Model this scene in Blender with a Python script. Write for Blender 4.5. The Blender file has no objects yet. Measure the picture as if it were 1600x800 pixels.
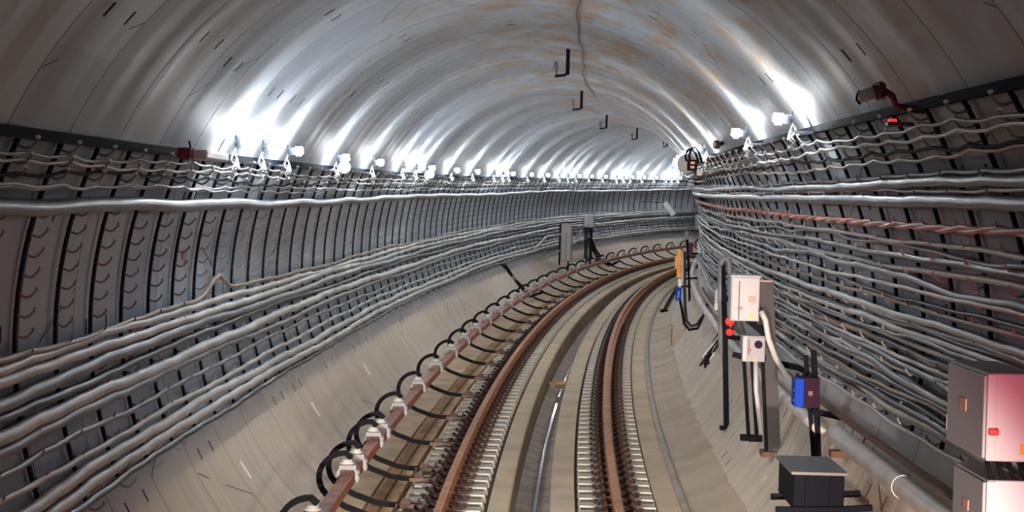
import bpy, math, random
from mathutils import Vector, Matrix
C = bpy.context.scene.collection
sc = bpy.context.scene
R_ = math.radians
# ------------------------------------------------------------------ the line of the tunnel (metres; rail top at 0)
K0, K1, K2 = 0.00435, -0.00702, 0.005312
G1, G2 = 1.48556, -0.47753
K0, K1, K2 = 0.00435, -0.00702, 0.00531
XC, ZC, RT = -0.19877, 1.81227, 2.83316
RING = 1.4935
SEAM0 = 13.88 % RING
DS = 0.25
_X, _Y, _T = [0.0], [0.0], [0.0]
for i in range(1, 500):
    a, b = (i-1)*DS/50, i*DS/50
    ka, kb = K0+K1*a+K2*a*a, K0+K1*b+K2*b*b
    t = _T[-1]+(ka+kb)/2*DS
    m = (t+_T[-1])/2
    _X.append(_X[-1]+math.sin(m)*DS); _Y.append(_Y[-1]+math.cos(m)*DS); _T.append(t)
def heading(s):
    f = min(max(s/DS, 0), 498.9); i = int(f); f -= i
    return _T[i]*(1-f)+_T[i+1]*f
def pt(s, u, h):
    if s < 0:
        return Vector((u, s, h))
    f = min(s/DS, 498.9); i = int(f); f -= i
    x = _X[i]*(1-f)+_X[i+1]*f; y = _Y[i]*(1-f)+_Y[i+1]*f; t = _T[i]*(1-f)+_T[i+1]*f
    return Vector((x+u*math.cos(t), y-u*math.sin(t), h+G1*s*s*1e-4+G2*s**3*1e-6))
def wuh(deg, off=0.0):
    return XC+(RT-off)*math.cos(R_(deg)), ZC+(RT-off)*math.sin(R_(deg))
def wp(s, deg, off=0.0):
    u, h = wuh(deg, off)
    return pt(s, u, h)
# ------------------------------------------------------------------ camera, world, exposure
cd = bpy.data.cameras.new('camera'); co = bpy.data.objects.new('camera', cd); C.objects.link(co)
cd.sensor_fit = 'HORIZONTAL'; cd.sensor_width = 36; cd.lens = 3300/1600*36; cd.clip_start = 0.1; cd.clip_end = 400
yaw, pit, rol = 0.04129, -0.02471, -0.02619
fw = Vector((math.sin(yaw)*math.cos(pit), math.cos(yaw)*math.cos(pit), math.sin(pit)))
r0 = Vector((math.cos(yaw), -math.sin(yaw), 0)); u0 = r0.cross(fw)
rr = r0*math.cos(rol)-u0*math.sin(rol); uu = u0*math.cos(rol)+r0*math.sin(rol)
co.matrix_world = Matrix(((rr.x, uu.x, -fw.x, -0.36084), (rr.y, uu.y, -fw.y, 0.0), (rr.z, uu.z, -fw.z, 2.69977), (0, 0, 0, 1)))
sc.camera = co
w = bpy.data.worlds.new('world'); sc.world = w; w.use_nodes = True
w.node_tree.nodes['Background'].inputs[0].default_value = (0.62, 0.74, 1.0, 1)
w.node_tree.nodes['Background'].inputs[1].default_value = 0.16
sc.view_settings.view_transform = 'Standard'; sc.view_settings.look = 'None'
sc.view_settings.exposure = 1.5; sc.view_settings.gamma = 1.0
sc.view_settings.use_curve_mapping = False
sc.cycles.max_bounces = 8; sc.cycles.diffuse_bounces = 4; sc.cycles.glossy_bounces = 3
sc.cycles.sample_clamp_indirect = 8.0
sc.cycles.use_denoising = True
BULB = 118.0
def spot(name, loc, aim, power, col, size, blend=0.6, rad=0.08):
    l = bpy.data.lights.new(name, 'SPOT'); l.energy = power; l.color = col; l.spot_size = R_(size); l.spot_blend = blend; l.shadow_soft_size = rad
    o = bpy.data.objects.new(name, l); C.objects.link(o); o.location = loc
    o.rotation_euler = (Vector(aim)-Vector(loc)).to_track_quat('-Z', 'Y').to_euler()
# lamps on the end of the train the picture is taken from
for sx in (-0.85, 0.85):
    spot('train_headlight', pt(0.6, sx, 1.0), pt(40, sx*0.2-0.4, -0.2), 3600, (1.0, 0.87, 0.72), 21)
    spot('train_tail_light', pt(0.6, sx*1.25, 1.3), pt(10, sx*2.4, 1.45 if sx > 0 else 0.9), 950 if sx > 0 else 260, (1.0, 0.12, 0.20), 14 if sx > 0 else 24, 1.0)
# ------------------------------------------------------------------ materials
M = {}
def mat(name, col, rough=0.6, metal=0.0, var=0.0, scale=8.0, bump=0.0, emit=None, spec=0.5, col2=None, detail=4):
    m = bpy.data.materials.new(name); m.use_nodes = True; nt = m.node_tree; b = nt.nodes['Principled BSDF']
    b.inputs['Base Color'].default_value = (*col, 1); b.inputs['Roughness'].default_value = rough
    b.inputs['Metallic'].default_value = metal; b.inputs['Specular IOR Level'].default_value = spec
    if var or bump or col2:
        tc = nt.nodes.new('ShaderNodeTexCoord'); n = nt.nodes.new('ShaderNodeTexNoise'); n.inputs['Scale'].default_value = scale; n.inputs['Detail'].default_value = detail
        nt.links.new(tc.outputs['Object'], n.inputs['Vector'])
        mx = nt.nodes.new('ShaderNodeMix'); mx.data_type = 'RGBA'
        c2 = col2 if col2 else tuple(c*(1-var) for c in col)
        mx.inputs[6].default_value = (*c2, 1); mx.inputs[7].default_value = (*col, 1)
        mr = nt.nodes.new('ShaderNodeMapRange'); mr.inputs[1].default_value = 0.35; mr.inputs[2].default_value = 0.62
        nt.links.new(n.outputs['Fac'], mr.inputs[0]); nt.links.new(mr.outputs[0], mx.inputs[0]); nt.links.new(mx.outputs[2], b.inputs['Base Color'])
        if bump:
            bp = nt.nodes.new('ShaderNodeBump'); bp.inputs['Strength'].default_value = bump; bp.inputs['Distance'].default_value = 0.02
            nt.links.new(n.outputs['Fac'], bp.inputs['Height']); nt.links.new(bp.outputs[0], b.inputs['Normal'])
    if emit:
        b.inputs['Emission Color'].default_value = (*emit[0], 1); b.inputs['Emission Strength'].default_value = emit[1]
    M[name] = m; return m
mat('slab', (0.84, 0.65, 0.43), 0.75, var=0.25, scale=1.1, bump=0.08, col2=(0.66, 0.50, 0.33), detail=8)
mat('ledge', (0.74, 0.56, 0.37), 0.8, col2=(0.54, 0.38, 0.23), scale=1.5, bump=0.1, detail=8)
mat('ledge_wet', (0.66, 0.51, 0.35), 0.6, col2=(0.50, 0.37, 0.24), scale=0.9, bump=0.06, detail=8)
mat('channel', (0.34, 0.28, 0.21), 0.7, col2=(0.15, 0.115, 0.085), scale=3, bump=0.15, detail=8)
mat('channel_bed', (0.48, 0.40, 0.31), 0.6, col2=(0.30, 0.23, 0.17), scale=2.5, bump=0.1, detail=8)
mat('bead', (0.52, 0.46, 0.38), 0.6, col2=(0.38, 0.30, 0.22), scale=4)
mat('grime_gap_shade', (0.12, 0.085, 0.06), 0.9, col2=(0.06, 0.04, 0.03), scale=6)
mat('plank', (0.70, 0.44, 0.22), 0.7, col2=(0.48, 0.28, 0.14), scale=2.5, bump=0.1)
mat('rail_rust', (0.66, 0.30, 0.13), 0.6, 0.0, col2=(0.50, 0.21, 0.085), scale=6, spec=0.3)
mat('contact_rust', (0.48, 0.18, 0.11), 0.55, 0.0, col2=(0.32, 0.11, 0.07), scale=6, spec=0.3)
mat('clip_rust', (0.10, 0.040, 0.030), 0.7, 0.1, col2=(0.04, 0.018, 0.016), scale=25)
mat('block', (0.72, 0.68, 0.60), 0.8, col2=(0.50, 0.44, 0.36), scale=9, bump=0.1)
mat('arm_steel', (0.008, 0.008, 0.011), 0.7, 0.0, spec=0.12)
mat('arm_rust', (0.10, 0.055, 0.04), 0.5, 0.3)
mat('clamp', (0.20, 0.21, 0.23), 0.4, 0.2)
mat('insulator', (0.68, 0.67, 0.64), 0.35)
mat('rack_steel', (0.012, 0.016, 0.028), 0.85, 0.0, spec=0.05)
mat('hook_steel', (0.24, 0.24, 0.235), 0.4, 0.0, spec=0.25)
mat('cap_white', (0.72, 0.72, 0.70), 0.5)
mat('cable_pale', (0.62, 0.61, 0.59), 0.45, col2=(0.42, 0.42, 0.42), scale=1.5)
mat('cable_grey', (0.21, 0.225, 0.25), 0.45, col2=(0.14, 0.15, 0.17), scale=1.5)
mat('cable_dark', (0.03, 0.033, 0.042), 0.42, col2=(0.03, 0.032, 0.04), scale=1.5)
mat('cable_brown', (0.33, 0.26, 0.20), 0.5, col2=(0.22, 0.17, 0.13), scale=1.5)
mat('cable_orange', (0.62, 0.17, 0.09), 0.5, col2=(0.45, 0.16, 0.11), scale=2)
mat('conduit_grey', (0.20, 0.215, 0.24), 0.4, col2=(0.14, 0.15, 0.17), scale=1.5)
mat('wire_black', (0.010, 0.010, 0.013), 0.75, spec=0.1)
mat('wire_white', (0.75, 0.75, 0.75), 0.5)
mat('steel_black', (0.008, 0.010, 0.015), 0.8, 0.0, spec=0.1)
mat('steel_grey', (0.04, 0.039, 0.042), 0.5, 0.0, spec=0.25)
mat('paint_white', (0.50, 0.51, 0.54), 0.5, spec=0.25)
mat('lid_grey', (0.20, 0.20, 0.21), 0.6)
mat('paint_grey', (0.36, 0.37, 0.40), 0.5, spec=0.25)
mat('rubber_grey', (0.25, 0.26, 0.28), 0.45)
mat('seal_dark', (0.10, 0.10, 0.11), 0.6)
mat('red', (0.70, 0.02, 0.02), 0.4)
mat('red_glow', (0.8, 0.02, 0.01), 0.4, emit=((1.0, 0.03, 0.02), 0.5))
mat('maroon', (0.13, 0.015, 0.03), 0.45)
mat('orange', (0.85, 0.32, 0.03), 0.5)
mat('salmon', (0.62, 0.33, 0.22), 0.5)
mat('yellow', (0.85, 0.55, 0.03), 0.5)
mat('blue', (0.008, 0.06, 0.50), 0.6, spec=0.1)
mat('purple', (0.035, 0.014, 0.03), 0.7, spec=0.1)
mat('rust_bar', (0.14, 0.07, 0.045), 0.7)
mat('pipe_white', (0.76, 0.75, 0.73), 0.5, col2=(0.58, 0.56, 0.53), scale=3)
mat('socket', (0.06, 0.07, 0.09), 0.5)
mat('bulb', (1, 1, 1), 0.4, emit=((0.90, 0.96, 1.0), BULB))
mat('joint', (0.15, 0.125, 0.11), 0.85)
mat('pocket', (0.10, 0.10, 0.11), 0.9)
mat('graffiti', (0.55, 0.28, 0.26), 0.8)
mat('water', (0.30, 0.29, 0.27), 0.08, spec=0.9)

def lining_material():
    m = bpy.data.materials.new('lining_concrete'); m.use_nodes = True; nt = m.node_tree; b = nt.nodes['Principled BSDF']
    N = nt.nodes.new; L = nt.links.new
    uv = N('ShaderNodeUVMap'); uv.uv_map = 'run'
    sep = N('ShaderNodeSeparateXYZ'); L(uv.outputs[0], sep.inputs[0])
    def math_(op, a, bb=None):
        n = N('ShaderNodeMath'); n.operation = op
        for i, v in enumerate((a, bb)):
            if v is None: continue
            if isinstance(v, (int, float)): n.inputs[i].default_value = v
            else: L(v, n.inputs[i])
        return n.outputs[0]
    ring = math_('FLOOR', sep.outputs[0]); seg = math_('FLOOR', math_('ADD', math_('MULTIPLY', sep.outputs[1], 6.0), math_('MULTIPLY', ring, 0.37)))
    cmb = N('ShaderNodeCombineXYZ'); L(ring, cmb.inputs[0]); L(seg, cmb.inputs[1])
    wn = N('ShaderNodeTexWhiteNoise'); wn.noise_dimensions = '2D'; L(cmb.outputs[0], wn.inputs[0])
    # streaks running round the ring, left by the mould
    mp = N('ShaderNodeMapping'); mp.inputs['Scale'].default_value = (9.0, 7.0, 1.0); L(uv.outputs[0], mp.inputs[0])
    n1 = N('ShaderNodeTexNoise'); n1.inputs['Scale'].default_value = 1.0; n1.inputs['Detail'].default_value = 6; n1.inputs['Roughness'].default_value = 0.6; L(mp.outputs[0], n1.inputs[0])
    mp2 = N('ShaderNodeMapping'); mp2.inputs['Scale'].default_value = (0.8, 26.0, 1.0); L(uv.outputs[0], mp2.inputs[0])
    n2 = N('ShaderNodeTexNoise'); n2.inputs['Scale'].default_value = 1.3; n2.inputs['Detail'].default_value = 8; n2.inputs['Roughness'].default_value = 0.65; L(mp2.outputs[0], n2.inputs[0])
    def mix(f, a, c):
        n = N('ShaderNodeMix'); n.data_type = 'RGBA'
        if isinstance(f, float): n.inputs[0].default_value = f
        else: L(f, n.inputs[0])
        for i, v in ((6, a), (7, c)):
            if isinstance(v, tuple): n.inputs[i].default_value = (*v, 1)
            else: L(v, n.inputs[i])
        return n.outputs[2]
    def rng(x, a, c, d=0.0, e=1.0):
        n = N('ShaderNodeMapRange'); L(x, n.inputs[0])
        for i, v in enumerate((a, c, d, e)): n.inputs[i+1].default_value = v
        return n.outputs[0]
    base = mix(rng(wn.outputs[0], 0, 1), (0.44, 0.50, 0.59), (0.60, 0.65, 0.71))
    base = mix(rng(n1.outputs['Fac'], 0.38, 0.62, 0.0, 0.35), base, (0.44, 0.47, 0.52))
    # mineral and rust stains gather over the crown and down the inner-curve side: v = angle/360
    v = sep.outputs[1]
    crown = math_('MULTIPLY', rng(v, 0.02, 0.16), rng(v, 0.36, 0.25))
    st = math_('MULTIPLY', crown, rng(n2.outputs['Fac'], 0.42, 0.62, 0.0, 0.95))
    base = mix(st, base, (0.46, 0.34, 0.24))
    # dust tints the lowest segments; its outer-wall edge paints the cable shadow
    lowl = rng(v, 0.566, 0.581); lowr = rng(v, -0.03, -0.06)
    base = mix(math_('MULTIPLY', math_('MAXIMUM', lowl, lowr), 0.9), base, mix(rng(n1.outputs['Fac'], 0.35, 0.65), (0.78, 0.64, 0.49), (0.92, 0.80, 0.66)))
    L(base, b.inputs['Base Color'])
    b.inputs['Specular IOR Level'].default_value = 0.06
    L(rng(n1.outputs['Fac'], 0.3, 0.7, 0.52, 0.7), b.inputs['Roughness'])
    bp = N('ShaderNodeBump'); bp.inputs['Strength'].default_value = 0.35; bp.inputs['Distance'].default_value = 0.01
    L(n1.outputs['Fac'], bp.inputs['Height']); L(bp.outputs[0], b.inputs['Normal'])
    M['lining'] = m
lining_material()

# ------------------------------------------------------------------ mesh helpers
class MB:
    def __init__(self): self.v = []; self.f = []; self.mi = []; self.uv = []; self.cur = 0
    def face(self, idx): self.f.append(tuple(idx)); self.mi.append(self.cur)
    def quad(self, a, b, c, d):
        n = len(self.v); self.v += [a, b, c, d]; self.face((n, n+1, n+2, n+3))
    def box(self, c, d, ax=None, taper=1.0):
        """box centred at c, full sizes d, axes ax (3 vectors)"""
        ax = ax or (Vector((1, 0, 0)), Vector((0, 1, 0)), Vector((0, 0, 1)))
        n = len(self.v); c = Vector(c)
        for z in (-1, 1):
            k = taper if z > 0 else 1
            for x, y in ((-1, -1), (1, -1), (1, 1), (-1, 1)):
                self.v.append(c+ax[0]*(x*d[0]/2*k)+ax[1]*(y*d[1]/2*k)+ax[2]*(z*d[2]/2))
        for f in ((0, 3, 2, 1), (4, 5, 6, 7), (0, 1, 5, 4), (1, 2, 6, 5), (2, 3, 7, 6), (3, 0, 4, 7)): self.face([n+i for i in f])
    def tube(self, pts, r, n=8, cap=True):
        pts = [Vector(p) for p in pts]; base = len(self.v); up = Vector((0.013, 0.021, 1))
        rs = r if isinstance(r, (list, tuple)) else [r]*len(pts)
        prev = None
        for i, p in enumerate(pts):
            t = (pts[min(i+1, len(pts)-1)]-pts[max(i-1, 0)])
            if t.length < 1e-9: t = Vector((0, 0, 1))
            t.normalize()
            if prev is None:
                a = t.cross(up)
                if a.length < 0.2: a = t.cross(Vector((1, 0, 0)))
            else: a = prev-t*prev.dot(t)
            a.normalize(); prev = a; b = t.cross(a)
            for k in range(n):
                q = 2*math.pi*k/n
                self.v.append(p+(a*math.cos(q)+b*math.sin(q))*rs[i])
        for i in range(len(pts)-1):
            for k in range(n):
                a0 = base+i*n+k; a1 = base+i*n+(k+1) % n
                self.face((a0, a1, a1+n, a0+n))
        if cap:
            self.face([base+k for k in range(n)][::-1]); self.face([base+(len(pts)-1)*n+k for k in range(n)])
    def ribbon(self, pts, wide, thick, side):
        """flat bar along pts; side(i) gives the width direction"""
        base = len(self.v); pts = [Vector(p) for p in pts]
        for i, p in enumerate(pts):
            t = (pts[min(i+1, len(pts)-1)]-pts[max(i-1, 0)]).normalized()
            s = side.normalized(); nrm = t.cross(s).normalized()
            for x, y in ((-1, -1), (1, -1), (1, 1), (-1, 1)): self.v.append(p+s*(x*wide/2)+nrm*(y*thick/2))
        for i in range(len(pts)-1):
            for k in range(4):
                a0 = base+i*4+k; a1 = base+i*4+(k+1) % 4
                self.face((a0, a1, a1+4, a0+4))
        self.face([base+k for k in (3, 2, 1, 0)]); e = base+(len(pts)-1)*4; self.face([e+k for k in range(4)])
    def sweep(self, prof, s0, s1, ds=0.6, closed=True, cap=True):
        """cross-section prof [(u,h)] swept along the track"""
        n = max(1, int(round((s1-s0)/ds))); base = len(self.v); k = len(prof)
        for i in range(n+1):
            s = s0+(s1-s0)*i/n
            for u, h in prof: self.v.append(pt(s, u, h))
        for i in range(n):
            for j in range(k if closed else k-1):
                a = base+i*k+j; b = base+i*k+(j+1) % k
                self.face((a, b, b+k, a+k))
        if cap and closed:
            self.face([base+j for j in range(k)][::-1]); self.face([base+n*k+j for j in range(k)])
    def ball(self, c, r, n=8, m=6, sc=(1, 1, 1)):
        base = len(self.v); c = Vector(c)
        for i in range(1, m):
            a = math.pi*i/m
            for k in range(n):
                q = 2*math.pi*k/n
                self.v.append(c+Vector((r*sc[0]*math.sin(a)*math.cos(q), r*sc[1]*math.sin(a)*math.sin(q), r*sc[2]*math.cos(a))))
        t = len(self.v); self.v.append(c+Vector((0, 0, r*sc[2]))); self.v.append(c-Vector((0, 0, r*sc[2])))
        for i in range(m-2):
            for k in range(n):
                a = base+i*n+k; b = base+i*n+(k+1) % n
                self.face((a, a+n, b+n, b))
        for k in range(n):
            self.face((base+k, base+(k+1) % n, t)); e = base+(m-2)*n; self.face((e+(k+1) % n, e+k, t+1))
    def build(self, name, mats, parent=None, smooth=False, bevel=0):
        me = bpy.data.meshes.new(name); me.from_pydata([tuple(v) for v in self.v], [], self.f)
        for m in (mats if isinstance(mats, (list, tuple)) else [mats]): me.materials.append(M[m])
        me.polygons.foreach_set('material_index', self.mi)
        if smooth: me.polygons.foreach_set('use_smooth', [True]*len(me.polygons))
        if self.uv:
            l = me.uv_layers.new(name='run')
            vi = [0]*len(me.loops); me.loops.foreach_get('vertex_index', vi)
            flat = []
            for i in vi: flat += self.uv[i]
            l.data.foreach_set('uv', flat)
        me.update()
        o = bpy.data.objects.new(name, me); C.objects.link(o)
        if parent: o.parent = parent
        if bevel:
            md = o.modifiers.new('bevel', 'BEVEL'); md.width = bevel; md.segments = 2; md.limit_method = 'ANGLE'
        return o
def tag(o, label, cat, group=None, kind=None):
    o['label'] = label; o['category'] = cat
    if group: o['group'] = group
    if kind: o['kind'] = kind
    return o
def root(name, s, u, h, label, cat, group=None, rz=0.0):
    o = bpy.data.objects.new(name, None); C.objects.link(o); o.empty_display_size = 0.1
    o.location = pt(s, u, h); o.rotation_euler = (0, 0, -heading(s)+rz)
    return tag(o, label, cat, group)
def copy_tree(o, parent=None):
    c = o.copy(); C.objects.link(c); c.parent = parent
    for ch in list(o.children): copy_tree(ch, c)
    return c
def struct(o): o['kind'] = 'structure'; return o
def put(o, s, u, h):
    o.location = pt(s, u, h); o.rotation_euler = (0, 0, -heading(s)); return o
V = Vector
# ------------------------------------------------------------------ THE SETTING: segmental lining
rnd = random.Random(5)
S_END = 112.0
NR = int((S_END-SEAM0)/RING)+1
def lining(name, d0, d1, nd):
    """one band of the ring lining between two angles; bolt pockets are real recesses, ring joints real grooves"""
    mb = MB(); rg = random.Random(name)
    cuts = [0.005, 0.020, 0.10, 0.18, 0.27, 0.305, 0.42, 0.50, 0.58, 0.68, 0.715, 0.82, 0.90, 0.98, 0.995]
    for i in range(-1, NR):
        s_ring = SEAM0+i*RING
        rp = random.Random(i*7+3)
        am, am2, ph2 = rp.uniform(-.003, .010), rp.uniform(.004, .010), rp.uniform(0, 6.28)
        # angles where this ring has bolt pockets (segment ends)
        ph = rp.uniform(0, 40)
        pk = set()
        for k in range(9):
            pk.add(int((ph+k*40+rp.choice((0, 4)))//2)*2 % 360)
        pk = {q for q in pk if not (196 < q < 232)}
        if rp.random() < 0.7: pk.add(206)
        if rp.random() < 0.5: pk.add(-10 % 360)
        base = len(mb.v); nc = len(cuts)
        for j in range(nd+1):
            d = d0+(d1-d0)*j/nd
            for c in cuts:
                off = am*math.sin(math.pi*c)**2+am2*math.sin(math.pi*c)*math.sin(3*math.pi*c+ph2)
                mb.v.append(wp(s_ring+c*RING, d, off)); mb.uv.append((i+0.5+(c-0.5)*0.998, d/360))
        for j in range(nd):
            d = d0+(d1-d0)*j/nd
            for c in range(nc-1):
                a = base+j*nc+c; q = (a, a+1, a+1+nc, a+nc)
                if c in (4, 9) and (int(round(d)) % 360) in pk:
                    # recess
                    d2 = d+(d1-d0)/nd; n = len(mb.v); q0 = q; q = (n, n+1, n+2, n+3)
                    for e in q0: mb.v.append(mb.v[e]); mb.uv.append(mb.uv[e])
                    n += 4
                    for (cc, dd) in ((cuts[c], d), (cuts[c+1], d), (cuts[c+1], d2), (cuts[c], d2)):
                        mb.v.append(wp(s_ring+cc*RING, dd, -0.09)); mb.uv.append((i+0.5+(cc-0.5)*0.998, dd/360))
                    mb.cur = 2
                    for e in range(4): mb.face((q[e], q[(e+1) % 4], n+(e+1) % 4, n+e))
                    mb.face((n, n+1, n+2, n+3)); mb.cur = 0
                    continue
                mb.face(q)
            # the open joint towards the next ring: two cheeks and a bed
            mb.cur = 1; d2 = d+(d1-d0)/nd; n = len(mb.v)
            for dd in (d, d2):
                for cc, oo in ((.995, 0), (.995, -.02), (1.005, -.02), (1.005, 0)):
                    mb.v.append(wp(s_ring+cc*RING, dd, oo)); mb.uv.append((i+min(cc, .999), dd/360))
            for e in range(3): mb.face((n+e, n+e+1, n+5+e, n+4+e))
            mb.cur = 0
        mb.cur = 1
        # slanted joints between the segments of the ring
        p0 = rp.uniform(0, 60)
        for k in range(6):
            c = p0+k*60; sl = rp.choice((-9, 9, 8, -8, -10))
            if not (d0+8 < (c if c < 235 else c-360) < d1-8): continue
            c = c if c < 235 else c-360
            n = 5; wd = 0.24
            for e in range(n):
                a, b = e/n, (e+1)/n
                P = []
                for (f, sg) in ((a, -1), (b, -1), (b, 1), (a, 1)):
                    s = s_ring+RING*(0.012+f*0.976); dd = c+sl*(f-0.5)+sg*wd/2
                    P.append(wp(s, dd, 0.002)); mb.uv.append((s/RING, dd/360))
                mb.quad(*P)
        mb.cur = 0
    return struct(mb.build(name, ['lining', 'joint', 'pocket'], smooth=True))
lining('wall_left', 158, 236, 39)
lining('ceiling', 32, 158, 63)
lining('wall_right', -50, 32, 41)

# ------------------------------------------------------------------ floor: two slabs, drain channel, side ledges
def floor():
    mb = MB()
    joints = [-1.2, 13.1, 27.42, 41.8, 56.1, 70.4, 84.7, 99.0, S_END]
    def seg(prof, m, js=joints, gap=0.012, ds=0.7):
        mb.cur = m
        for a, b in zip(js[:-1], js[1:]):
            a2, b2 = max(a, 0)+gap, b-gap
            mb.sweep(prof, a2, b2, ds)
    T = -0.19
    seg([(-1.215, T), (-1.215, -0.7), (-0.205, -0.7), (-0.205, T-0.012), (-0.217, T), (-.40, T), (-.40, T-.05), (-1.18, T-.05), (-1.18, T)], 0)
    seg([(0.175, T-0.012), (0.175, -0.7), (1.48, -0.7), (1.48, T), (1.19, T), (1.19, T-.05), (.41, T-.05), (.41, T), (0.187, T)], 0)
    seg([(-1.178, T-.047), (-1.178, T-.06), (-.402, T-.06), (-.402, T-.047)], 5)  # grime strips in the rail troughs, darkened to paint gap shadows between blocks
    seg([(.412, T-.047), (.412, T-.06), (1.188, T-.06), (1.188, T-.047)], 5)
    one = [0, S_END]
    seg([(-2.35, -0.30), (-2.35, -0.7), (-1.60, -0.7), (-1.60, -0.28)], 1, one)
    seg([(-1.60, -0.34), (-1.60, -0.7), (-1.215, -0.7), (-1.215, -0.36)], 2, one)
    seg([(1.48, T-0.005), (1.48, -0.7), (2.1, -0.7), (2.1, 0.02), (1.92, -0.05), (1.78, -0.13), (1.65, T+0.02)], 3, one)
    seg([(-0.2035, -0.245), (-0.2035, -0.60), (-0.21, -0.60), (-0.21, -0.245)], 2, one)
    seg([(-0.205, -0.58), (-0.205, -0.72), (0.175, -0.72), (0.175, -0.60), (0.03, -0.63), (-0.06, -0.625)], 4, one)
    o = struct(mb.build('floor', ['slab', 'ledge', 'channel', 'ledge_wet', 'channel_bed', 'grime_gap_shade']))
floor()
mb = MB(); mb.sweep([(1.455+0.045*math.cos(R_(a)), -0.195+0.045*math.sin(R_(a))) for a in range(200, -21, -20)], 0, S_END, 0.7)
struct(mb.build('trim_1', 'bead', smooth=True))
for k, (a, b, h) in enumerate(((-1.42, -1.31, -0.27), (-1.56, -1.445, -0.265))):
    mb = MB()
    s = 0.2
    while s < S_END-1:
        mb.sweep([(a, h), (a, -0.345), (b, -0.345), (b, h)], s, min(s+5.3, S_END), 0.7); s += 5.33
    struct(mb.build('trim_%d' % (k+2), 'plank'))
mb = MB(); mb.sweep([(-0.012, -0.614), (-0.012, -0.63), (0.022, -0.63), (0.022, -0.614)], 0, S_END, 0.7)
tag(mb.build('water', 'water'), 'thin trickle of water glinting along the drain channel between the slabs', 'water', kind='stuff')

# ------------------------------------------------------------------ running rails
RP = [(-.072, -.16), (-.072, -.148), (-.012, -.132), (-.009, -.045), (-.034, -.034), (-.036, -.006), (-.026, 0), (.026, 0), (.036, -.006), (.034, -.034), (.009, -.045), (.012, -.132), (.072, -.148), (.072, -.16)]
for u, lab in ((-.79, 'rusty running rail beside the raised contact rail, outer rail of the curve'), (.79, 'rusty running rail between the drain channel and the round kerb, inner rail of the curve')):
    mb = MB(); mb.sweep([(u+a, h) for a, h in RP], 0.0, S_END, 0.5)
    tag(mb.build('running_rail', 'rail_rust'), lab, 'rail')

# ------------------------------------------------------------------ sleeper blocks with rail fastenings
def clip_mb(sg):
    mb = MB()
    x = sg*0.125
    mb.box((x, 0, -.148), (0.13, 0.15, 0.024))                        # base plate end
    mb.box((sg*0.088, 0, -.125), (0.05, 0.10, 0.03), taper=0.8)       # shoulder
    mb.tube([(sg*0.125, 0, -.15), (sg*0.125, 0, -.055)], 0.013, 6)    # bolt
    mb.tube([(sg*0.125, 0, -.102), (sg*0.125, 0, -.078)], 0.026, 6)   # nut
    mb.tube([(sg*0.06, -.045, -.118), (sg*0.11, -.06, -.105), (sg*0.155, -.035, -.125), (sg*0.155, .035, -.125), (sg*0.11, .06, -.105), (sg*0.06, .045, -.118)], 0.010, 5)
    mb.tube([(sg*0.21, 0.03, -.16), (sg*0.21, 0.03, -.115)], 0.014, 6)
    mb.tube([(sg*0.21, 0.03, -.135), (sg*0.21, 0.03, -.118)], 0.024, 6)
    return mb
def make_block():
    t = root('sleeper_block', 0, 0, 0, '', 'sleeper block')
    mb = MB(); mb.box((0, 0, -.20), (0.74, 0.27, 0.085), taper=0.96)
    mb.build('block', 'block', t)
    for sg in (-1, 1): clip_mb(sg).build('rail_clip', 'clip_rust', t)
    return t
def merged_block(mb=None, s=None, u=0):
    """same shapes in one mesh for the far ones"""
    mb = MB() if mb is None else mb
    n0 = len(mb.v); mb.cur = 0
    mb.box((0, 0, -.20), (0.74, 0.27, 0.085), taper=0.96); mb.cur = 1
    for sg in (-1, 1):
        mb.box((sg*0.125, 0, -.148), (0.13, 0.15, 0.024)); mb.box((sg*0.105, 0, -.11), (0.08, 0.11, 0.06), taper=0.6); mb.box((sg*0.21, 0.03, -.135), (0.04, 0.04, 0.05))
    if s is not None:
        h = -heading(s)
        for i in range(n0, len(mb.v)):
            v = mb.v[i]; x, y, z = v.x+u, v.y, v.z
            mb.v[i] = pt(s, 0, 0)+V((x*math.cos(h)-y*math.sin(h), x*math.sin(h)+y*math.cos(h), z))
    return mb
proto_n = make_block(); proto_f = tag(merged_block().build('sleeper_block', ['block', 'clip_rust']), '', 'sleeper block')
used = [False, False]
for u, lab, grp in ((-.79, 'pale concrete sleeper block with rusty clips under the running rail next to the contact rail', 'sleeper blocks under the outer running rail'),
                    (.79, 'pale concrete sleeper block with rusty clips under the running rail nearest the round kerb', 'sleeper blocks under the inner running rail')):
    for k in range(149):
        s = 14.2+k*0.51; near = s < 46; i = 0 if near else 1
        o = (proto_n, proto_f)[i] if not used[i] else (copy_tree(proto_n) if near else copy_tree(proto_f))
        used[i] = True
        put(o, s, u+0.02*math.copysign(1, u), 0); o['label'] = lab; o['group'] = grp
    mb = MB()
    for k in range(149, 172): merged_block(mb, 14.2+k*0.51, u+0.02*math.copysign(1, u))
    tag(mb.build('sleeper_blocks', ['block', 'clip_rust']), 'farthest row of tiny sleeper blocks under '+('the outer rail' if u < 0 else 'the inner rail')+' at the bend', 'sleeper blocks', kind='stuff')

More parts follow.
